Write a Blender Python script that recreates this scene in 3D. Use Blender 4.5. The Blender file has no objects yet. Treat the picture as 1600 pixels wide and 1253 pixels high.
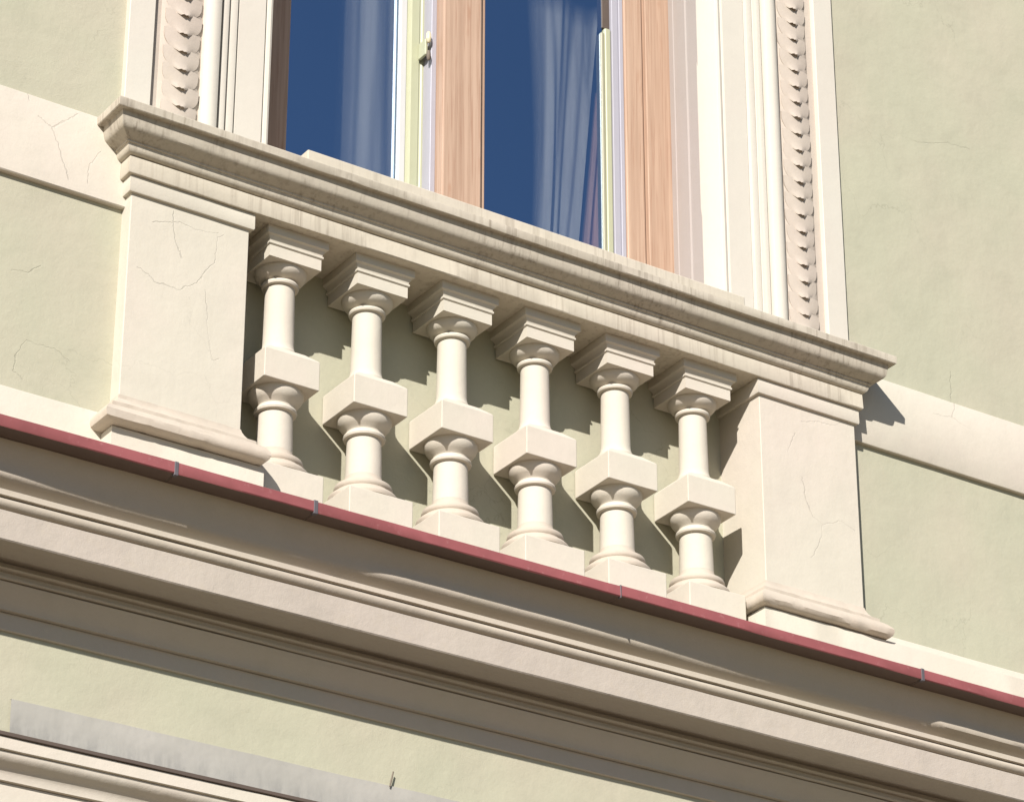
import bpy, bmesh, math, random
from mathutils import Vector, Matrix, noise
random.seed(7)
SC = bpy.context.scene
COL = SC.collection

# ------------------------------------------------------------------ camera
cam_d = bpy.data.cameras.new("camera")
cam = bpy.data.objects.new("camera", cam_d)
COL.objects.link(cam)
R_ = [(0.8323, 0.254, 0.4927), (-0.5543, 0.3798, 0.7406), (0.0009, -0.8895, 0.4569)]  # columns: right, down, forward
cr = Vector([R_[0][0], R_[1][0], R_[2][0]]); cd = Vector([R_[0][1], R_[1][1], R_[2][1]]); cf = Vector([R_[0][2], R_[1][2], R_[2][2]])
m = Matrix((cr, -cd, -cf)).transposed().to_4x4()
m.translation = Vector((-3.39605, -7.0, 0.0))
cam.matrix_world = m
cam_d.sensor_width = 36.0
cam_d.lens = 5074.95 / 1600 * 36
cam_d.clip_start = 0.05
cam_d.clip_end = 2000
SC.camera = cam

# ------------------------------------------------------------------ light
SUN_TO = Vector((0.607, 0.595, -0.5237)).normalized()
EL = math.asin(-SUN_TO.z)
world = bpy.data.worlds.new("World")
SC.world = world
world.use_nodes = True
wn = world.node_tree
bg = wn.nodes["Background"]
sky = wn.nodes.new("ShaderNodeTexSky")
sky.sky_type = 'NISHITA'
sky.sun_disc = False
sky.sun_elevation = EL
sky.sun_rotation = math.atan2(-SUN_TO.x, -SUN_TO.y)
sky.altitude = 200
sky.air_density = 1.0
sky.dust_density = 0.3
sky.ozone_density = 3.5
wn.links.new(sky.outputs[0], bg.inputs[0])
bg.inputs[1].default_value = 0.06
sun_d = bpy.data.lights.new("sun", 'SUN')
sun_d.energy = 5.0
sun_d.angle = math.radians(0.53)
sun_d.color = (1.0, 0.938, 0.872)
sun = bpy.data.objects.new("sun", sun_d)
COL.objects.link(sun)
sun.rotation_euler = SUN_TO.to_track_quat('-Z', 'Y').to_euler()
sun.location = (-6, -8, 10)
SC.view_settings.view_transform = 'Standard'
SC.view_settings.look = 'None'
SC.view_settings.gamma = 1
SC.view_settings.use_curve_mapping = False
SC.view_settings.exposure = 0.56

# ------------------------------------------------------------------ materials
class NT:
    def __init__(s, name):
        s.m = bpy.data.materials.new(name); s.m.use_nodes = True
        s.t = s.m.node_tree; s.t.nodes.clear()
        s.out = s.new("ShaderNodeOutputMaterial")
        s.pos = s.new("ShaderNodeNewGeometry").outputs["Position"]
    def new(s, k): return s.t.nodes.new(k)
    def put(s, sock, v):
        if isinstance(v, bpy.types.NodeSocket): s.t.links.new(v, sock)
        elif v is not None: sock.default_value = v
    def math(s, op, a, b=None, c=None, clamp=False):
        n = s.new("ShaderNodeMath"); n.operation = op; n.use_clamp = clamp
        for i, v in enumerate((a, b, c)):
            if v is not None: s.put(n.inputs[i], v)
        return n.outputs[0]
    def vec(s, op, a, b=None, scale=None):
        n = s.new("ShaderNodeVectorMath"); n.operation = op
        s.put(n.inputs[0], a)
        if b is not None: s.put(n.inputs[1], b)
        if scale is not None: s.put(n.inputs["Scale"], scale)
        return n.outputs["Value"] if op in ('LENGTH', 'DOT_PRODUCT', 'DISTANCE') else n.outputs["Vector"]
    def noise(s, scale, detail=3, rough=.5, vec=None, stretch=None, col=False):
        v = vec or s.pos
        if stretch: v = s.vec('MULTIPLY', v, stretch)
        n = s.new("ShaderNodeTexNoise"); n.inputs["Scale"].default_value = scale
        n.inputs["Detail"].default_value = detail; n.inputs["Roughness"].default_value = rough
        s.t.links.new(v, n.inputs["Vector"])
        return n.outputs["Color"] if col else n.outputs["Fac"]
    def ramp(s, f, a, b, lo=0., hi=1.):
        n = s.new("ShaderNodeMapRange"); n.clamp = True; n.interpolation_type = 'SMOOTHSTEP'
        s.put(n.inputs[0], f); n.inputs[1].default_value = a; n.inputs[2].default_value = b
        n.inputs[3].default_value = lo; n.inputs[4].default_value = hi
        return n.outputs[0]
    def mix(s, f, a, b, mode='MIX'):
        n = s.new("ShaderNodeMix"); n.data_type = 'RGBA'; n.blend_type = mode
        s.put(n.inputs[0], f)
        for sock, v in ((n.inputs[6], a), (n.inputs[7], b)):
            s.put(sock, (*v, 1) if isinstance(v, tuple) and len(v) == 3 else v)
        return n.outputs[2]
    def bump(s, h, strength, dist, prev=None):
        n = s.new("ShaderNodeBump"); n.inputs["Strength"].default_value = strength; n.inputs["Distance"].default_value = dist
        s.t.links.new(h, n.inputs["Height"])
        if prev: s.t.links.new(prev, n.inputs["Normal"])
        return n.outputs[0]
    def finish(s, col, rough=.8, normal=None, spec=.3, metal=0., **kw):
        p = s.new("ShaderNodeBsdfPrincipled")
        s.put(p.inputs["Base Color"], (*col, 1) if isinstance(col, tuple) and len(col) == 3 else col)
        s.put(p.inputs["Roughness"], rough); p.inputs["Specular IOR Level"].default_value = spec
        p.inputs["Metallic"].default_value = metal
        if normal: s.t.links.new(normal, p.inputs["Normal"])
        s.t.links.new(p.outputs[0], s.out.inputs[0])
        return s.m

def crack_mask(s, lines, width=.0016):
    """distance to hairline cracks given as polylines of (x, z) on a facade plane"""
    wob = s.vec('SCALE', s.vec('SUBTRACT', s.noise(38, 3, .6, col=True), (.5, .5, .5)), scale=.022)
    p = s.vec('MULTIPLY', s.vec('ADD', s.pos, wob), (1, 0, 1))
    best = None
    for ln in lines:
        for (ax, az), (bx, bz) in zip(ln, ln[1:]):
            ba = Vector((bx - ax, 0, bz - az))
            pa = s.vec('SUBTRACT', p, (ax, 0, az))
            h = s.math('MULTIPLY', s.vec('DOT_PRODUCT', pa, tuple(ba)), 1 / max(ba.length_squared, 1e-6), clamp=True)
            d = s.vec('LENGTH', s.vec('SUBTRACT', pa, s.vec('SCALE', tuple(ba), scale=h)))
            best = d if best is None else s.math('MINIMUM', best, d)
    wid = s.math('MULTIPLY_ADD', s.noise(14, 2), width * 1.6, width * .15)
    k = s.math('DIVIDE', best, wid)
    core = s.ramp(k, .3, 1.6, 1, 0)
    fade = s.ramp(s.noise(5.5, 2), .3, .62, .25, 1)
    return s.math('MULTIPLY', core, fade)

def plaster(name, base, tint, blot=.10, streak=0., cracks=None, craze=0., rough=.85, relief=1., dust=0., dirt=(.42, .36, .27)):
    s = NT(name)
    big = s.noise(1.6, 4, .55)
    mid = s.noise(9, 4, .6)
    fine = s.noise(160, 3, .6)
    c = s.mix(s.ramp(big, .35, .68), base, tint)
    c = s.mix(s.math('MULTIPLY', s.ramp(mid, .45, .75), blot * 2.2), c, tuple(v * .8 for v in base))
    c = s.mix(s.math('MULTIPLY', s.ramp(fine, .35, .75), .10), c, tuple(v * .75 for v in base))
    if streak:
        st = s.noise(1, 4, .65, stretch=(46, 46, 1.8))
        st2 = s.noise(1, 3, .6, stretch=(75, 75, 2.5))
        msk = s.math('MULTIPLY', s.ramp(st, .48, .72), s.ramp(s.noise(2.3, 2), .35, .6, .25, 1))
        msk = s.math('ADD', s.math('MULTIPLY', msk, .6), s.math('MULTIPLY', s.ramp(st2, .5, .72), s.ramp(s.noise(3.1, 3), .42, .6, .12, .6)), clamp=True)
        c = s.mix(s.math('MULTIPLY', msk, streak), c, dirt)
    if dust:
        d2 = s.math('MULTIPLY', s.ramp(s.noise(22, 4, .7), .5, .72), dust)
        c = s.mix(d2, c, dirt)
    h = s.noise(2.6, 3, .5)
    n = s.bump(h, .35 * relief, .03)
    n = s.bump(s.noise(45, 4, .6), .22 * relief, .004, n)
    n = s.bump(s.noise(320, 2, .6), .25 * relief, .0012, n)
    if craze:
        vd = s.vec('ADD', s.pos, s.vec('SCALE', s.vec('SUBTRACT', s.noise(7, 4, .6, col=True), (.5, .5, .5)), scale=.22))
        v = s.new("ShaderNodeTexVoronoi"); v.feature = 'DISTANCE_TO_EDGE'; v.inputs["Scale"].default_value = 3.1
        s.t.links.new(vd, v.inputs["Vector"])
        cm = s.math('MULTIPLY', s.ramp(v.outputs["Distance"], .001, .0075, 1, 0), s.ramp(s.noise(2.1, 2), .5, .66))
        c = s.mix(s.math('MULTIPLY', cm, craze), c, tuple(v * .35 for v in base))
    if cracks:
        cm = crack_mask(s, cracks)
        c = s.mix(s.math('MULTIPLY', cm, .17 if 'green' in name else .27), c, tuple(v * .3 for v in base))
        n = s.bump(s.math('SUBTRACT', 1, cm), .5, .0015, n)
    return s.finish(c, rough, n, .25)

CR = {
 'pedL': [[(.032,4.378),(.065,4.366),(.088,4.348),(.126,4.346),(.164,4.350),(.196,4.374),(.228,4.397),(.238,4.431),(.269,4.464),(.270,4.503),(.276,4.551),(.295,4.565)],
          [(.132,4.589),(.135,4.539),(.149,4.487),(.165,4.447)], [(.243,4.371),(.253,4.286),(.265,4.207),(.273,4.165),(.297,4.172)],
          [(.072,4.533),(.142,4.558),(.215,4.551),(.276,4.565)]],
 'pedR': [[(2.335,4.361),(2.346,4.291),(2.37,4.238),(2.404,4.22),(2.402,4.181),(2.379,4.133),(2.359,4.093)], [(2.404,4.22),(2.482,4.249),(2.536,4.233)],
          [(2.315,4.507),(2.281,4.433)], [(2.342,4.554),(2.409,4.573),(2.458,4.574),(2.516,4.60)]],
 'bandL': [[(-.285,4.775),(-.235,4.753),(-.164,4.818)], [(-.235,4.753),(-.2,4.668),(-.174,4.604)], [(-.087,4.724),(-.116,4.668),(-.118,4.611)], [(-.318,4.85),(-.312,4.812)]],
 'bandR': [[(2.921,4.761),(3.004,4.771),(3.051,4.755),(3.081,4.751)], [(3.017,4.84),(3.004,4.771)]],
 'wall': [[(-.313,4.286),(-.262,4.294),(-.232,4.323)], [(-.257,4.089),(-.283,4.033),(-.285,3.99),(-.258,3.972)], [(-.257,4.089),(-.173,4.087),(-.124,4.064)],
          [(2.879,5.807),(2.956,5.806),(3.076,5.847),(3.18,5.861)], [(3.017,4.84),(3.022,4.95)]],
}
CREAM = (.545, .512, .428); CREAM2 = (.572, .512, .440)
GREEN = (.408, .404, .303); GREEN2 = (.430, .404, .312)
M = {}
M['cream'] = plaster('cream_painted_stucco', CREAM, CREAM2, .08, .0)
M['pedL'] = plaster('cracked_cream_stucco', CREAM, CREAM2, .09, .10, CR['pedL'], .12)
M['pedR'] = plaster('cracked_cream_stucco', CREAM, CREAM2, .09, .10, CR['pedR'], .12)
M['coping'] = plaster('weathered_cream_stucco', (.53, .487, .395), (.55, .493, .41), .08, .55, None, 0, .85, 1., .04, (.17, .13, .09))
M['crown'] = plaster('grimy_cream_stucco', (0.458, 0.418, 0.339), (0.475, 0.422, 0.352), .08, .72, None, 0, .85, 1., .06, (.13, .10, .07))
M['bandL'] = plaster('cracked_cream_band', CREAM, CREAM2, .07, 0, CR['bandL'], .15)
M['bandR'] = plaster('cracked_cream_band', CREAM, CREAM2, .07, 0, CR['bandR'], .15)
M['base'] = plaster('worn_cream_stucco', (0.493, 0.436, 0.361), (0.466, 0.405, 0.334), .2, .12, None, 0, .85, 1.2, .22, (.45, .36, .28))
M['green'] = plaster('pale_green_plaster', GREEN, GREEN2, .11, .10, CR['wall'], .22, .9, 1.3)
M['cornice'] = plaster('cream_cornice_paint', (0.466, 0.422, 0.343), (0.475, 0.418, 0.352), .10, .10, None, 0, .85, 1., .14)
M['corona'] = plaster('sandy_cream_corona', (0.440, 0.396, 0.339), (0.427, 0.378, 0.330), .14, .06, None, 0, .9, 1.6, .18)
M['arch'] = plaster('white_cream_architrave', (0.563, 0.537, 0.466), (0.563, 0.524, 0.458), .05, .05, None, .05, .7, .6)
M['leaf'] = plaster('carved_cream_stucco', (.475, .42, .355), (.475, .41, .35), .14, .0, None, 0, .8, 1., .16)
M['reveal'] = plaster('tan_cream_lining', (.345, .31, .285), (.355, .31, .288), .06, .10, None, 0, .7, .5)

def paint(name, col, rough=.5, var=.12, streak=None, metal=0.):
    s = NT(name)
    c = s.mix(s.math('MULTIPLY', s.ramp(s.noise(12, 4, .6), .4, .7), var * 2), col, tuple(v * .72 for v in col))
    if streak:
        c = s.mix(s.math('MULTIPLY', s.ramp(s.noise(60, 4, .7), .58, .7), .35), c, streak)
    n = s.bump(s.noise(30, 3), .15, .004)
    return s.finish(c, rough, n, .4, metal)
M['red'] = paint('faded_red_paint', (.26, .079, .081), .6, .2, (.36, .17, .165))
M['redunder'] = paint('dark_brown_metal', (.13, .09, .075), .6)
M['clip'] = paint('blue_grey_metal', (.11, .10, .11), .5, .25, (.06, .055, .06))
M['hook'] = paint('rusty_dark_metal', (.16, .13, .10), .7)
M['brass'] = paint('pale_brass', (.62, .56, .38), .35)
M['palegreen'] = paint('pale_green_gloss_paint', (.40, .41, .28), .4, .06)
M['white'] = paint('white_gloss_paint', (.56, .56, .55), .4, .04)
M['lavender'] = paint('grey_aluminium_bead', (.36, .355, .40), .4, .04)
M['ivory'] = paint('ivory_gloss_paint', (.33, .32, .23), .4, .05)
M['dark'] = paint('dark_stained_wood', (.10, .075, .06), .6)
M['lead'] = None
def lead():
    s = NT('weathered_lead_sheet')
    c = s.mix(s.ramp(s.noise(3, 4, .6), .35, .7), (.345, .335, .30), (.38, .365, .33))
    z = s.new("ShaderNodeSeparateXYZ"); s.t.links.new(s.pos, z.inputs[0])
    low = s.ramp(z.outputs[2], 2.965, 3.06, 1, 0)
    st = s.ramp(s.noise(1, 5, .7, stretch=(26, 26, 7)), .38, .68)
    c = s.mix(s.math('MULTIPLY', s.math('MULTIPLY', low, s.math('MULTIPLY_ADD', st, .5, .4)), .75), c, (.15, .15, .145))
    c = s.mix(s.math('MULTIPLY', s.ramp(s.noise(70, 3, .7), .55, .7), .25), c, (.30, .29, .28))
    return s.finish(c, .65, s.bump(s.noise(9, 3), .3, .02), .3)
M['lead'] = lead()
def wood():
    s = NT('sun_bleached_pink_wood')
    g = s.noise(1, 5, .65, stretch=(60, 60, 1.1))
    g2 = s.noise(1, 3, .6, stretch=(180, 180, 4))
    c = s.mix(s.ramp(g, .3, .7), (.48, .34, .25), (.37, .25, .178))
    c = s.mix(s.math('MULTIPLY', s.ramp(g2, .5, .72), .7), c, (.31, .18, .12))
    c = s.mix(s.math('MULTIPLY', s.ramp(s.noise(1, 2, .5, stretch=(22, 22, 5)), .62, .74), .5), c, (.33, .17, .10))
    return s.finish(c, .6, s.bump(g, .25, .002), .3)
M['wood'] = wood()
def cloth(name, col, dens=(.2, .6)):
    s = NT(name)
    c = s.mix(s.ramp(s.noise(1, 3, .6, stretch=(25, 25, 1)), .35, .7), col, tuple(v * .75 for v in col))
    s.finish(c, .9, None, .1)
    p = s.t.nodes["Principled BSDF"]
    at = s.new('ShaderNodeAttribute'); at.attribute_name = 'weave'
    d = s.math('MULTIPLY', s.ramp(s.noise(1, 3, .55, stretch=(13, 13, .55)), *dens), at.outputs['Fac'])
    s.t.links.new(d, p.inputs["Alpha"])
    return s.m
M['cl_grey'] = cloth('sheer_grey_curtain_cloth', (.74, .74, .70), (.12, .5))
M['cl_pink'] = cloth('pinkish_curtain_cloth', (.85, .56, .46), (-.2, .3))
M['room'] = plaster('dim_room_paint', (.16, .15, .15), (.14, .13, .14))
def glass():
    s = NT('window_glass')
    n = s.bump(s.noise(1, 2, .5, stretch=(3, 3, .7)), .12, .02)
    gl = s.new("ShaderNodeBsdfGlossy"); gl.inputs["Roughness"].default_value = .0
    gl.inputs["Color"].default_value = (.64, .80, 1, 1)
    s.t.links.new(n, gl.inputs["Normal"])
    tr = s.new("ShaderNodeBsdfTransparent"); tr.inputs["Color"].default_value = (.97, .98, 1, 1)
    g = s.new("ShaderNodeNewGeometry")
    co = s.math('ABSOLUTE', s.vec('DOT_PRODUCT', g.outputs["Normal"], g.outputs["Incoming"]))
    fac = s.math('MULTIPLY_ADD', s.math('POWER', s.math('SUBTRACT', 1, co), 5), .33, .66)
    mx = s.new("ShaderNodeMixShader")
    s.t.links.new(fac, mx.inputs[0]); s.t.links.new(tr.outputs[0], mx.inputs[1]); s.t.links.new(gl.outputs[0], mx.inputs[2])
    s.t.links.new(mx.outputs[0], s.out.inputs[0])
    return s.m
def clear():
    s = NT('clear_glass_back')
    tr = s.new("ShaderNodeBsdfTransparent"); tr.inputs["Color"].default_value = (.96, .98, .98, 1)
    s.t.links.new(tr.outputs[0], s.out.inputs[0]); return s.m
M['clear'] = clear()
M['glass'] = glass()
M['street'] = plaster('pale_paving', (.20, .155, .10), (.17, .13, .085), .1)

# ------------------------------------------------------------------ helpers
def obj(name, bm, mat, parent=None, smooth=35, bevel=0.0):
    bmesh.ops.remove_doubles(bm, verts=bm.verts, dist=1e-5)
    bmesh.ops.recalc_face_normals(bm, faces=bm.faces)
    me = bpy.data.meshes.new(name); bm.to_mesh(me); bm.free()
    for mt in (mat if isinstance(mat, (list, tuple)) else [mat]): me.materials.append(mt)
    me.shade_smooth(); me.set_sharp_from_angle(angle=math.radians(smooth))
    o = bpy.data.objects.new(name, me); COL.objects.link(o)
    if parent: o.parent = parent
    if bevel:
        b = o.modifiers.new("bevel", 'BEVEL'); b.width = bevel; b.segments = 2; b.limit_method = 'ANGLE'; b.angle_limit = math.radians(35)
        b.harden_normals = True
    return o
def tag(o, label=None, cat=None, group=None, kind=None):
    if label: o['label'] = label
    if cat: o['category'] = cat
    if group: o['group'] = group
    if kind: o['kind'] = kind
    return o
def thing(name, label, cat, group=None):
    return tag_empty(name, label, cat, group)
def tag_empty(name, label, cat, group=None):
    o = bpy.data.objects.new(name, None); COL.objects.link(o); o.empty_display_size = .1
    return tag(o, label, cat, group, 'thing')
def box(bm, x0, x1, y0, y1, z0, z1):
    vs = [bm.verts.new(p) for p in ((x0,y0,z0),(x1,y0,z0),(x1,y1,z0),(x0,y1,z0),(x0,y0,z1),(x1,y0,z1),(x1,y1,z1),(x0,y1,z1))]
    for f in ((0,1,2,3),(4,7,6,5),(0,4,5,1),(1,5,6,2),(2,6,7,3),(3,7,4,0)): bm.faces.new([vs[i] for i in f])
    return vs
def boxo(name, b, mat, parent=None, bevel=.002, **k):
    bm = bmesh.new(); box(bm, *b); return obj(name, bm, mat, parent, bevel=bevel, **k)
def arc(cx, cz, r, a0, a1, n=6, sy=1., sz=1.):
    return [(cx + sy * r * math.cos(math.radians(a0 + (a1 - a0) * i / n)), cz + sz * r * math.sin(math.radians(a0 + (a1 - a0) * i / n))) for i in range(n + 1)]
def wav(x, k, amp): return amp * noise.noise(Vector((x * 2.3, k * 7.31, 1.7))) + amp * .6 * noise.noise(Vector((x * 11, k * 3.1, 9.2)))
def run_x(name, prof, x0, x1, mat, parent=None, back=None, mitre=None, step=.05, amp=.0009, fn=None, smooth=35, seed=0):
    """moulding along x; prof = [(y, z)] from top to bottom, closed at the back plane; mitre = y datum: returns run round both ends"""
    bm = bmesh.new()
    pts = list(prof)
    if back is not None: pts = [(back, pts[0][1])] + pts + [(back, pts[-1][1])]
    n = max(2, int((x1 - x0) / step))
    rows = []
    for k, (y, z) in enumerate(pts):
        q = (mitre - y) if mitre is not None else 0
        q = max(q, 0) if mitre is not None else 0
        row = []
        ends = back is not None and (k == 0 or k == len(pts) - 1)
        xs = [(x0 - q) + (x1 + q - x0 + q) * i / n for i in range(n + 1)]
        for x in xs:
            dy, dz = (0, 0) if ends else (wav(x, k * .13 + seed, amp), wav(x + 50, k * .13 + seed, amp))
            if fn: 
                a, b = fn(k, x, y, z); dy += a; dz += b
            row.append(bm.verts.new((x, y + dy, z + dz)))
        if mitre is not None and back is not None and not ends:
            l = bm.verts.new((x0 - q, back, z)); r = bm.verts.new((x1 + q, back, z))
            row = [l] + row + [r]
        elif mitre is not None and back is not None:
            yq = pts[1][0] if k == 0 else pts[-2][0]
            q = max(mitre - yq, 0)
            for v, i in zip(row, range(n + 1)): v.co.x = (x0 - q) + (x1 + q - x0 + q) * i / n
            row = [bm.verts.new(row[0].co)] + row + [bm.verts.new(row[-1].co)]
        rows.append(row)
    for a, b in zip(rows, rows[1:]):
        for i in range(len(a) - 1):
            try: bm.faces.new((a[i], a[i+1], b[i+1], b[i]))
            except ValueError: pass
    if mitre is None and back is not None:
        for i in (0, -1):
            try: bm.faces.new([r[i] for r in rows])
            except ValueError: pass
    bmesh.ops.dissolve_degenerate(bm, dist=1e-6, edges=bm.edges)
    return obj(name, bm, mat, parent, smooth=smooth)
def run_z(name, prof, z0, z1, mat, parent=None, smooth=35, step=.3, amp=.0004, seed=0):
    bm = bmesh.new(); n = max(1, int((z1 - z0) / step)); rows = []
    for k, (x, y) in enumerate(prof):
        rows.append([bm.verts.new((x + wav(z0 + (z1-z0)*i/n, k*.17+seed, amp), y + wav(z0 + (z1-z0)*i/n + 30, k*.17+seed, amp), z0 + (z1-z0)*i/n)) for i in range(n + 1)])
    for a, b in zip(rows, rows[1:]):
        for i in range(n): bm.faces.new((a[i], a[i+1], b[i+1], b[i]))
    return obj(name, bm, mat, parent, smooth=smooth)
def lathe(bm, cx, cy, prof, n=40):
    rings = [[bm.verts.new((cx + r*math.cos(2*math.pi*i/n), cy + r*math.sin(2*math.pi*i/n), z)) for i in range(n)] for r, z in prof]
    for a, b in zip(rings, rings[1:]):
        for i in range(n): bm.faces.new((a[i], a[(i+1) % n], b[(i+1) % n], b[i]))
    bm.faces.new(rings[0]); bm.faces.new(rings[-1])
def sq_stack(bm, cx, cy, prof):
    """square section solid; prof = [(half width, z)]"""
    rings = [[bm.verts.new((cx + sx*h, cy + sy*h, z)) for sx, sy in ((-1,-1),(1,-1),(1,1),(-1,1))] for h, z in prof]
    for a, b in zip(rings, rings[1:]):
        for i in range(4): bm.faces.new((a[i], a[(i+1) % 4], b[(i+1) % 4], b[i]))
    bm.faces.new(rings[0]); bm.faces.new(rings[-1])

# ------------------------------------------------------------------ setting
bm = bmesh.new(); vs = [bm.verts.new(p) for p in ((-60,-60,-1.6),(60,-60,-1.6),(60,12,-1.6),(-60,12,-1.6))]; bm.faces.new(vs)
tag(obj('street', bm, M['street']), kind='structure')

WY = .052
XL, XR = -2.6, 6.2
wall = thing('plaster_wall', 'pale green plastered house wall around the window and balustrade', 'wall')
bm = bmesh.new()
xc = [XL, .30, .452, 2.098, 2.30, XR]; zc = [-1.6, 3.6, 4.70, 4.78, 7.2, 9.5]
for i in range(5):
    for j in range(5):
        if j == 1 and 1 <= i <= 3: continue
        if j == 3 and 1 <= i <= 3: continue
        vs = [bm.verts.new(p) for p in ((xc[i],WY,zc[j]),(xc[i+1],WY,zc[j]),(xc[i+1],WY,zc[j+1]),(xc[i],WY,zc[j+1]))]; bm.faces.new(vs)
obj('wall_face', bm, M['green'], wall)
bm = bmesh.new()
vs = [bm.verts.new(p) for p in ((.29,.204,3.55),(2.31,.204,3.55),(2.31,.204,4.72),(.29,.204,4.72))]; bm.faces.new(vs)
obj('recess_back', bm, M['green'], wall)
# string courses left and right of the balustrade
def course(name, x0, x1, z0, z1, yf, mat):
    run_x(name, [(yf + .002, z1), (yf, z1 - .004), (yf, z0 + .003), (yf + .002, z0)], x0, x1, mat, wall, back=WY + .02, step=.1, amp=.0012)
course('string_course', XL, .05, 4.573, 4.833, .035, M['bandL'])
course('string_course', 2.50, XR, 4.575, 4.827, .035, M['bandR'])
course('base_course', XL, .05, 3.60, 3.929, .035, M['bandL'])
course('base_course', 2.50, XR, 3.60, 3.927, .035, M['bandR'])

# ------------------------------------------------------------------ main cornice under the balustrade
cor = thing('main_cornice', 'long cream moulded cornice with deep shaded underside below the balustrade', 'cornice')
def bulge(x):
    def ss(a, b, t): t = min(1, max(0, (t - a) / (b - a))); return t * t * (3 - 2 * t)
    b = 1.0 * (1 - ss(-.75, .06, x))
    b = max(b, ss(.60, .80, x) * (1 - ss(1.25, 2.1, x)) * .85)
    b = max(b, ss(2.64, 2.655, x) * .85)
    return b
cyma = [(-.201, 3.6505), (-.199, 3.6435), (-.193, 3.630), (-.185, 3.616), (-.1785, 3.603), (-.174, 3.592), (-.170, 3.582), (-.167, 3.572), (-.163, 3.563), (-.154, 3.556), (-.145, 3.5485), (-.140, 3.5425), (-.139, 3.5385)]
def cyfn(k, x, y, z):
    w = {6: .25, 7: .65, 8: 1, 9: 1, 10: .85, 11: .25}.get(k, 0)
    return -.0135 * w * bulge(x), 0.0
run_x('cyma_moulding', cyma, XL, XR, M['cornice'], cor, back=.05, step=.04, fn=cyfn, seed=1)
run_x('fillet', [(-.157, 3.535), (-.157, 3.520), (-.148, 3.518)], XL, XR, M['cornice'], cor, back=.04, step=.06, seed=2)
run_x('ovolo_moulding', [(-.1475, 3.5155), (-.1525, 3.511), (-.1535, 3.505), (-.151, 3.498), (-.145, 3.492), (-.139, 3.489)], XL, XR, M['cornice'], cor, back=.035, step=.06, seed=3)
run_x('corona', [(-.1405, 3.4865), (-.141, 3.409), (-.138, 3.4055), (-.112, 3.4055), (-.110, 3.411), (-.045, 3.411)], XL, XR, M['corona'], cor, back=.03, step=.06, seed=4)
bed = [(-.004, 3.4105), (-.004, 3.3925), (-.0235, 3.391), (-.025, 3.3885), (-.0235, 3.385), (-.006, 3.3835), (-.005, 3.3715), (-.0135, 3.3705), (-.0145, 3.3675), (-.013, 3.364), (-.006, 3.3625)]
run_x('bed_moulding', bed, XL, XR, M['cornice'], cor, back=.04, step=.06, seed=5)
cove = [(-.0085, 3.3585), (-.006, 3.354), (.002, 3.342), (.012, 3.330), (.021, 3.3165), (.0265, 3.304), (.0265, 3.2985)]
run_x('cove_moulding', cove, XL, XR, M['cornice'], cor, back=.07, step=.06, seed=6)
run_x('frieze_band', [(.0425, 3.2965), (.0425, 3.252), (.0445, 3.250)], XL, XR, M['cornice'], cor, back=.08, step=.06, seed=7)
# masonry shelf the balusters stand on
boxo('ledge', (XL, XR, -.245, .25, 3.6535, 3.666), M['cornice'], cor, bevel=0)

# painted metal drip edge along the cornice lip
drip = thing('drip_edge', 'thin faded red metal drip edge along the lip of the main cornice', 'flashing')
joints = [XL, -1.35, .049, .465, 1.451, 2.544, 3.9, XR]
for i, (a, b) in enumerate(zip(joints, joints[1:])):
    dz = [0, .001, 0, -.0012, .0008, 0, .001][i]
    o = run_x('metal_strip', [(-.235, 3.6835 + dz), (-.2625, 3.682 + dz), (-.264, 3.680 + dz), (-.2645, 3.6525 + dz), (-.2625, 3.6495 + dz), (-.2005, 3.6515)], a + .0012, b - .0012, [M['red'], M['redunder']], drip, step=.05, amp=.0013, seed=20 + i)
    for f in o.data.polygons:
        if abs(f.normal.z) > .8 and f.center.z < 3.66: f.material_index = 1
for x, w in ((.049, .012), (.465, .013), (2.544, .012), (1.451, .004)):
    bm = bmesh.new(); box(bm, x - w/2, x + w/2, -.2655, -.25, 3.6448, 3.6842)
    obj('joint_clip', bm, M['clip'], drip, bevel=.0015)

# ------------------------------------------------------------------ balustrade
bal = thing('balustrade', 'cream stucco window balustrade of six double balusters between cracked pedestals', 'balustrade')
PXL, PXR = (0.0, .3725), (2.178, 2.5555)
# coping (window sill cornice): beam, ovolo, crown
x0, x1 = PXL[0], PXR[1]
BK = .30
beam = [(-.0175, 4.7095), (-.0205, 4.7075), (-.022, 4.659), (-.020, 4.6555), (-.016, 4.655)]
run_x('coping_beam', beam, x0, x1, M['coping'], bal, back=BK, mitre=0., step=.04, amp=.0011, seed=60)
ov = [(-.0425, 4.7415), (-.042, 4.7370), (-.0375, 4.7360), (-.0370, 4.7325), (-.0360, 4.726), (-.0330, 4.719), (-.0280, 4.7135), (-.0225, 4.7105)]
run_x('coping_ovolo', ov, x0, x1, M['coping'], bal, back=BK, mitre=0., step=.04, amp=.0009, seed=61)
crown = [(-.080, 4.8335), (-.1005, 4.8325), (-.1025, 4.829), (-.1015, 4.807), (-.0995, 4.8045), (-.0835, 4.8045), (-.0825, 4.797), (-.080, 4.782), (-.0775, 4.7695), (-.0745, 4.7625), (-.0695, 4.7575), (-.058, 4.7505), (-.046, 4.7445), (-.0425, 4.7425)]
run_x('coping_crown', crown, x0, x1, M['crown'], bal, back=BK, mitre=0., step=.03, amp=.0011, seed=62)
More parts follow.
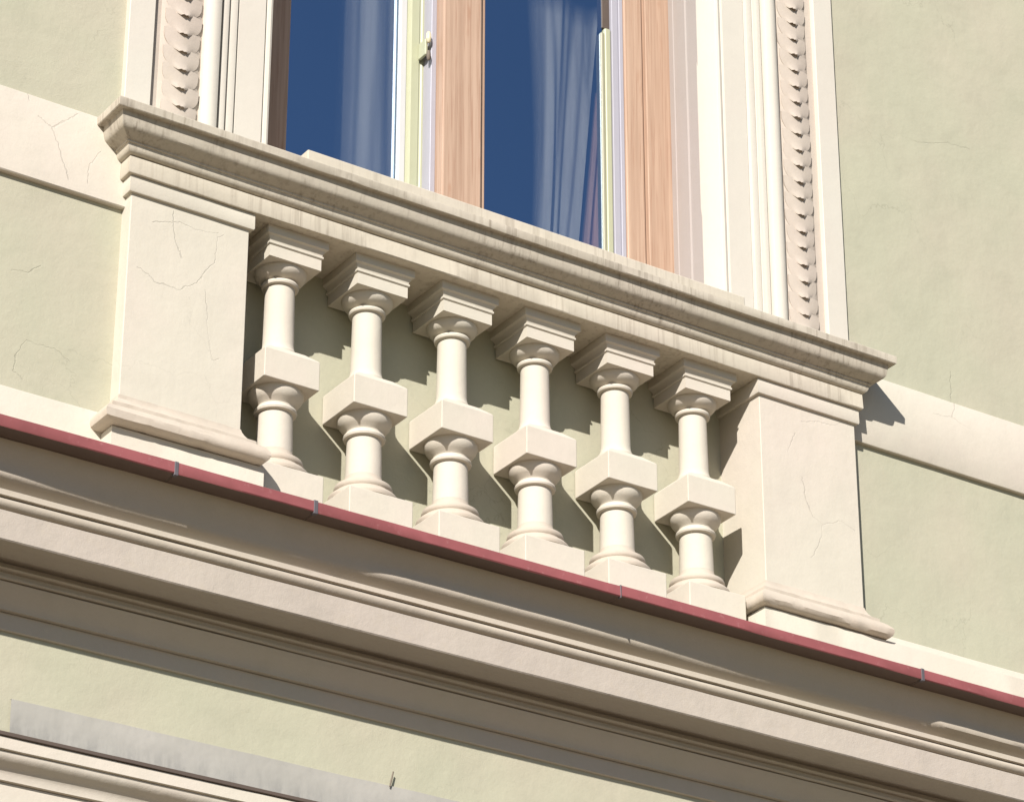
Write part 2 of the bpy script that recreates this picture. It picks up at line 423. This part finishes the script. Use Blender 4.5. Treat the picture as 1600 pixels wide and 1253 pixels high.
for (a, b), key in ((PXL, 'pedL'), (PXR, 'pedR')):
    ped = boxo('pedestal', (a, b, 0., .26, 3.93, 4.612), M[key], bal, bevel=.003)
    run_x('pedestal_cap', [(-.0105, 4.6535), (-.011, 4.651), (-.0115, 4.609), (-.0095, 4.6045), (-.006, 4.604)], a, b, M['cream'], ped, back=.26, mitre=0., step=.04, amp=.0008, seed=70 + a)
    pq = 0 if key == 'pedL' else -.012
    bs = [(-.001, 3.978), (-.003, 3.968), (-.008, 3.957), (-.016, 3.947), (-.026, 3.940), (-.033, 3.937), (-.034, 3.926), (-.040, 3.924), (-.049, 3.917), (-.0575, 3.907), (-.0625, 3.897), (-.0635, 3.888), (-.060, 3.878), (-.052, 3.8725), (-.030 + pq, 3.871)]
    chip = lambda k, x, y, z: ((.004 * max(0, noise.noise(Vector((x * 19 + 3, k * .35, 5.))) - .18) * 2.2, .004 * max(0, noise.noise(Vector((x * 23, 8., 2.))) - .2)) if k >= 10 else (.002 * noise.noise(Vector((x * 30, k, 1.))), 0))
    run_x('base_moulding', bs, a, b, M['base'], ped, back=.26, mitre=0., step=.012, amp=.0024, seed=80 + a, fn=chip)
    run_x('plinth', [(-.026 + pq, 3.868), (-.028 + pq, 3.865), (-.028 + pq, 3.6645)], a, b + (.034 if key == 'pedL' else 3.4), M['cream'], ped, back=.26, mitre=0., step=.05, amp=.0012, seed=90 + a)

AY = .112
def make_baluster(cx):
    bm = bmesh.new(); sq_stack(bm, cx, AY, [(.1035, 3.6645), (.1035, 3.9100)])
    root = obj('baluster', bm, M['cream'], bal, bevel=.003)   # the plinth block carries the rest
    bm = bmesh.new()
    pr = [(.094, 3.9105), (.0985, 3.9140)] + [(.1005, 3.9210), (.099, 3.9280), (.093, 3.9340), (.085, 3.9360), (.081, 3.9390), (.0795, 3.9450)] + [(.083, 3.9490), (.084, 3.9560), (.0815, 3.9630), (.075, 3.9660), (.067, 3.9680), (.061, 3.9720), (.056, 3.9800), (.053, 3.9920)]
    lathe(bm, cx, AY, pr); obj('base_moulding', bm, M['base'], root)
    bm = bmesh.new(); lathe(bm, cx, AY, [(.0525, 3.9925), (.0515, 4.0420), (.0495, 4.1105)]); obj('lower_shaft', bm, M['cream'], root)
    bm = bmesh.new()
    lathe(bm, cx, AY, [(.052, 4.1110), (.0595, 4.1135), (.0615, 4.1190), (.0595, 4.1250), (.054, 4.1275), (.0535, 4.1340), (.058, 4.1400), (.067, 4.1470), (.0745, 4.1570), (.0785, 4.1680), (.079, 4.1795)])
    obj('lower_capital', bm, M['cream'], root)
    bm = bmesh.new(); sq_stack(bm, cx, AY, [(.089, 4.1785), (.089, 4.2695), (.0565, 4.2975)]); obj('block', bm, M['cream'], root, bevel=.003)
    bm = bmesh.new(); lathe(bm, cx, AY, [(.0555, 4.2976), (.0555, 4.3035), (.051, 4.3080), (.0475, 4.3170), (.0455, 4.3300), (.0445, 4.4020), (.043, 4.5125)]); obj('upper_shaft', bm, M['cream'], root)
    bm = bmesh.new()
    lathe(bm, cx, AY, [(.0455, 4.5130), (.0525, 4.5150), (.0545, 4.5205), (.0525, 4.5265), (.047, 4.5290), (.047, 4.5325), (.056, 4.5355), (.066, 4.5420), (.0725, 4.5500), (.0755, 4.5580), (.076, 4.5645)])
    obj('upper_capital', bm, M['cream'], root)
    bm = bmesh.new()
    sq_stack(bm, cx, AY, [(.0845, 4.5650), (.0845, 4.6010), (.0865, 4.6015), (.089, 4.6040), (.089, 4.6095), (.086, 4.6110), (.0875, 4.618), (.0925, 4.626), (.0995, 4.630), (.0995, 4.6546)])
    obj('abacus', bm, M['cream'], root, smooth=20)
    return root
cs = [1.2715 + .2925 * (i - 2.5) for i in range(6)]
first = make_baluster(cs[0])
for c in cs[1:]:
    r = first.copy(); COL.objects.link(r); r.parent = bal
    a = random.uniform(-.014, .014); r.rotation_euler.z = a   # hand-set, none quite square
    r.location = (c + random.uniform(-.002, .002) - (cs[0] * math.cos(a) - AY * math.sin(a)), AY - (cs[0] * math.sin(a) + AY * math.cos(a)), 0)
    for ch in first.children:
        d = ch.copy(); COL.objects.link(d); d.parent = r

# ------------------------------------------------------------------ window
win = thing('tall_window', 'tall two leaf window with pinkish wood stiles in a carved cream surround', 'window')
JY = .31
ZT = 7.2
def arch_prof(side):
    p = [(-.027, .065), (-.027, .031), (-.025, .029), (.052, .028), (.054, .030), (.0555, .044), (.080, .045), (.084, .042), (.100, .034), (.15, .028), (.200, .036), (.208, .042), (.214, .043),
         (.2155, .032), (.222, .024), (.236, .018), (.252, .018), (.264, .024), (.269, .034), (.270, .046), (.276, .048), (.2775, .038), (.290, .036), (.296, .038), (.2975, .050), (.303, .052), (.306, .046), (.318, .044),
         (.328, .046), (.331, .056), (.334, .058), (.337, .052), (.424, .052), (.426, .058), (.430, .060), (.434, .054), (.442, .052), (.449, .055), (.452, .061), (.452, .16)]
    if side == 'R': p = [(2.5485 - x, y) for x, y in p]
    return p
# carved leaves
def leaf_mesh():
    bm = bmesh.new(); nu, nv = 8, 6; top = []; bot = []
    for j in range(nv + 1):
        v = j / nv; rt = []; rb = []
        w = .057 * (1 if v < .3 else math.sqrt(max(0.05, 1 - ((v - .3) / .72) ** 2)))
        for i in range(nu + 1):
            u = -1 + 2 * i / nu
            x = u * w
            cen = max(0, 1 - (abs(x) / .024) ** 2)
            y = .0058 * u * u - (.0010 + .0026 * v ** 2) * (1 - .55 * u * u) - .0115 * cen * v ** 4 * (1 - .55 * max(0, 1 - abs(x) / .007))
            z = .04 - .075 * v
            rt.append(bm.verts.new((x, y, z))); rb.append(bm.verts.new((x, max(y + .010, .010), z + .002 + .008 * cen * v)))
        top.append(rt); bot.append(rb)
    for j in range(nv):
        for i in range(nu):
            bm.faces.new((top[j][i], top[j][i+1], top[j+1][i+1], top[j+1][i])); bm.faces.new((bot[j][i], bot[j+1][i], bot[j+1][i+1], bot[j][i+1]))
    for i in range(nu): bm.faces.new((top[nv][i], top[nv][i+1], bot[nv][i+1], bot[nv][i]))
    for j in range(nv):
        bm.faces.new((top[j][0], top[j+1][0], bot[j+1][0], bot[j][0])); bm.faces.new((top[j][nu], bot[j][nu], bot[j+1][nu], top[j+1][nu]))
    return bm
leaf0 = None
for side in 'LR':
    pr = arch_prof(side)
    ar = run_z('architrave', pr, 4.80, ZT, [M['arch'], M['leaf']], win, seed=5 if side == 'L' else 9)
    for f in ar.data.polygons:
        xx = f.center.x if side == 'L' else 2.5485 - f.center.x
        if .057 < xx < .2145: f.material_index = 1
    lx = .147 if side == 'L' else 2.5485 - .147
    for k in range(29):
        z = 4.92 + .0615 * k + (.0 if side == 'L' else .012)
        if leaf0 is None:
            leaf0 = o = obj('leaf', leaf_mesh(), M['leaf'], ar, smooth=50)
        else:
            o = leaf0.copy(); COL.objects.link(o); o.parent = ar
        o.location = (lx + random.uniform(-.0015, .0015), .0292, z + random.uniform(-.0015, .0015)); o.rotation_euler = (random.uniform(-.015, .015), random.uniform(-.04, .04), random.uniform(-.02, .02))
        s = random.uniform(.97, 1.03); o.scale = (s, random.uniform(.9, 1.1), 1)
# reveals
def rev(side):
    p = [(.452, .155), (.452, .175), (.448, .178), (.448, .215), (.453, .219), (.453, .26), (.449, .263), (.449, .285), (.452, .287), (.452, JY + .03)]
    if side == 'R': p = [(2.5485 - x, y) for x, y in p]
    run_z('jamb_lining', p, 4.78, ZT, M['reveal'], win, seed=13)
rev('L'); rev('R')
boxo('lintel', (.30, 2.25, .03, .7, ZT, ZT + .35), M['arch'], win)
boxo('sill', (.50, 2.062, -.094, .55, 4.834, 4.868), M['coping'], win, bevel=.004)
ZB, ZS = 4.86, ZT - .005
# right leaf: wood frame
fr = boxo('frame_post', (2.000, 2.100, JY, JY + .09, ZB, ZS), M['wood'], win, bevel=.003)
boxo('frame_post', (.448, .560, JY, JY + .09, ZB, ZS), M['wood'], win, bevel=.003)
sr = boxo('sash', (1.2, 1.92, JY + .05, JY + .06, ZB - .01, ZB + .11), M['wood'], win, bevel=.002)
sr['label'] = 'right leaf of the window'
boxo('stile', (1.917, 1.990, JY + .004, JY + .055, ZB, ZS), M['wood'], sr, bevel=.006)
boxo('weather_strip', (1.9895, 2.0005, JY + .014, JY + .05, ZB, ZS), M['wood'], sr, bevel=0)
boxo('stile', (1.205, 1.352, JY - .002, JY + .062, ZB, ZS), M['wood'], sr, bevel=.008)
boxo('glazing_bead', (1.3525, 1.372, JY + .012, JY + .055, ZB, ZS), M['wood'], sr, bevel=.004)
boxo('glazing_bead', (1.901, 1.9165, JY + .012, JY + .05, ZB, ZS), M['lavender'], sr, bevel=.002)
boxo('glazing_bead', (1.876, 1.9005, JY + .018, JY + .05, ZB, ZS), M['lavender'], sr, bevel=.002)
boxo('inner_stile', (1.851, 1.8755, JY + .022, JY + .06, ZB, 6.02), M['palegreen'], sr, bevel=.006)
boxo('inner_stile', (1.838, 1.8505, JY + .026, JY + .06, ZB, 6.00), M['ivory'], sr, bevel=.004)
boxo('inner_stile', (1.845, 1.8755, JY + .030, JY + .06, 6.021, ZS), M['dark'], sr, bevel=.003)
boxo('pane', (1.372, 1.846, JY + .034, JY + .038, ZB, ZS), [M['glass'], M['clear']], sr, bevel=0)
# left leaf, set deeper
sl = boxo('sash', (.55, 1.12, .42, .45, ZB - .01, ZB + .11), M['palegreen'], win, bevel=.002)
sl['label'] = 'left leaf of the window with pale green painted meeting stile'
boxo('stile', (.5605, .656, JY + .006, JY + .10, ZB, ZS), M['wood'], sl, bevel=.005)
bm = bmesh.new()
pp = [(1.113, .455), (1.118, .43), (1.142, .398), (1.168, .396), (1.171, .40), (1.176, .40), (1.18, .396), (1.236, .396), (1.238, .46)]
for z in (ZB, ZS): pass
lo = [bm.verts.new((x, y, ZB)) for x, y in pp]; hi = [bm.verts.new((x, y, ZS)) for x, y in pp]
for i in range(len(pp) - 1): bm.faces.new((lo[i], lo[i+1], hi[i+1], hi[i]))
obj('stile', bm, M['palegreen'], sl)
boxo('edge_bead', (1.107, 1.131, .409, .428, ZB, ZS), M['white'], sl, bevel=.003)
boxo('weather_strip', (1.186, 1.206, JY + .04, JY + .1, ZB, ZS), M['lavender'], sl, bevel=.003)
boxo('pane', (.56, 1.117, .432, .436, ZB, ZS), [M['glass'], M['clear']], sl, bevel=0)
for o in list(sr.children) + list(sl.children):
    if o.name.startswith('pane'):
        for f in o.data.polygons: f.material_index = 0 if f.normal.y < -.9 else 1
# latch on the meeting stile
bm = bmesh.new(); box(bm, 1.164, 1.174, .352, .3955, 5.675, 5.735)
la = obj('latch', bm, M['palegreen'], sl, bevel=.003)
bm = bmesh.new(); lathe(bm, 0, 0, [(.004, 0), (.0075, .006), (.009, .018), (.0075, .034), (.004, .04)], 14)
kn = obj('latch_knob', bm, M['brass'], la); kn.location = (1.170, .342, 5.715)
bm = bmesh.new(); lathe(bm, 0, 0, [(.003, 0), (.006, .004), (.007, .02), (.005, .034)], 14)
kn = obj('latch_stem', bm, M['hook'], la); kn.location = (1.171, .343, 5.650)

# dim room behind the glass
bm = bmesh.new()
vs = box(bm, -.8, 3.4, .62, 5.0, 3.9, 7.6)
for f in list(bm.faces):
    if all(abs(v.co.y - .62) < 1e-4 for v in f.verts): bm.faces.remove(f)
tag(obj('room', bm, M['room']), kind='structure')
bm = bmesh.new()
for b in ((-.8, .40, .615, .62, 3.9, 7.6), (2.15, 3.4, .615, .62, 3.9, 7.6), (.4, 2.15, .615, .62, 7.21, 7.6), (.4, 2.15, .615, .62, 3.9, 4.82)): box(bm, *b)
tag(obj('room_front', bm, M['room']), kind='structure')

def curtain(name, label, edges, y, mat, freq, amp, z0=4.9, z1=7.15, ph=0., group=None):
    """edges(t) -> (x left, x right) at height fraction t"""
    bm = bmesh.new(); nu, nv = 70, 26; rows = []
    for j in range(nv + 1):
        t = j / nv; z = z0 + (z1 - z0) * t; xa, xb = edges(t)
        row = []
        for i in range(nu + 1):
            u = i / nu; x = xa + (xb - xa) * u
            yy = y + amp * math.sin(u * freq + ph + .6 * math.sin(t * 3) + 2.2 * noise.noise(Vector((u * 4, t * .8, ph + 3)))) + amp * .9 * noise.noise(Vector((u * 9, t * 1.2, ph)))
            row.append(bm.verts.new((x, yy, z)))
        rows.append(row)
    for a, b in zip(rows, rows[1:]):
        for i in range(nu): bm.faces.new((a[i], a[i+1], b[i+1], b[i]))
    o = obj(name, bm, mat, None, smooth=180)
    w = o.data.attributes.new('weave', 'FLOAT', 'POINT')
    for v, d in zip(o.data.vertices, w.data):
        t = (v.co.z - z0) / (z1 - z0); xa, xb = edges(t); u = (v.co.x - xa) / (xb - xa)
        d.value = max(0, min(1, u / .22)) * max(0, min(1, (1 - t) / .08)) if mat is not M['cl_pink'] else max(0, min(1, u / .1))
    return tag(o, label, 'curtain', group, 'thing')
curtain('curtain', 'sheer grey curtain behind the left pane, beside the pale green stile', lambda t: (.98 + .03 * t, 1.36), .60, M['cl_grey'], 12, .014)
curtain('curtain', 'sheer grey curtain gathered in the middle of the right pane', lambda t: (1.71 + .03 * math.sin(t * 3), 1.86 + .14 * t), .585, M['cl_grey'], 9, .018, z1=6.3, ph=1.)
curtain('curtain', 'pinkish curtain drawn low at the right edge of the right pane', lambda t: (1.845 + .12 * t, 1.985), .545, M['cl_pink'], 9, .010, z1=5.92, ph=2.)

# ------------------------------------------------------------------ lead sheet, shop cornice, hook
bm = bmesh.new(); n = 90; rows = []
for z, y, k in ((3.0725, .0535, 1), (3.0725, .0475, 1), (3.03, .046, 2), (2.975, .043, 3), (2.93, .02, 4), (2.915, -.06, 5), (2.910, -.112, 6)):
    rows.append([bm.verts.new((-.222 + (XR + .222) * i / n, y + wav(i * .08, k, .0022), z + (wav(i * .08, k + .4, .0022) if k > 0 else 0))) for i in range(n + 1)])
for a, b in zip(rows, rows[1:]):
    for i in range(n): bm.faces.new((a[i], a[i+1], b[i+1], b[i]))
o = obj('lead_flashing', bm, M['lead'], None, smooth=50)
tag(o, 'stained grey lead sheet dressed up the wall above the lowest cornice', 'flashing', kind='thing')

shop = thing('lower_cornice', 'lowest cream cornice cut by the bottom left corner, under grey lead', 'cornice')
run_x('dark_drip', [(-.121, 2.9115), (-.123, 2.9105), (-.123, 2.902), (-.1205, 2.901)], XL, XR, M['dark'], shop, back=.05, step=.08, amp=.0008, seed=30)
run_x('lip_fillet', [(-.117, 2.8995), (-.118, 2.869), (-.1155, 2.867)], XL, XR, M['cream'], shop, back=.05, step=.06, seed=31)
run_x('cyma_moulding', [(-.111, 2.8655), (-.1105, 2.858), (-.107, 2.850), (-.100, 2.8425), (-.090, 2.836), (-.0825, 2.828), (-.079, 2.818), (-.078, 2.8035), (-.070, 2.802)], XL, XR, M['cream'], shop, back=.05, step=.06, seed=32)
run_x('fascia', [(-.0685, 2.8005), (-.069, 2.68), (-.060, 2.677)], XL, XR, M['cream'], shop, back=.05, step=.06, seed=33)

bm = bmesh.new(); lathe(bm, 0, 0, [(.002, 0), (.0025, .02), (.002, .045)], 10)
hk = obj('metal_pin', bm, M['hook']); hk.location = (.896, .042, 3.068); hk.rotation_euler = (.05, .2, 0)
tag(hk, 'short dark metal pin standing against the wall at the lead sheet', 'pin', kind='thing')
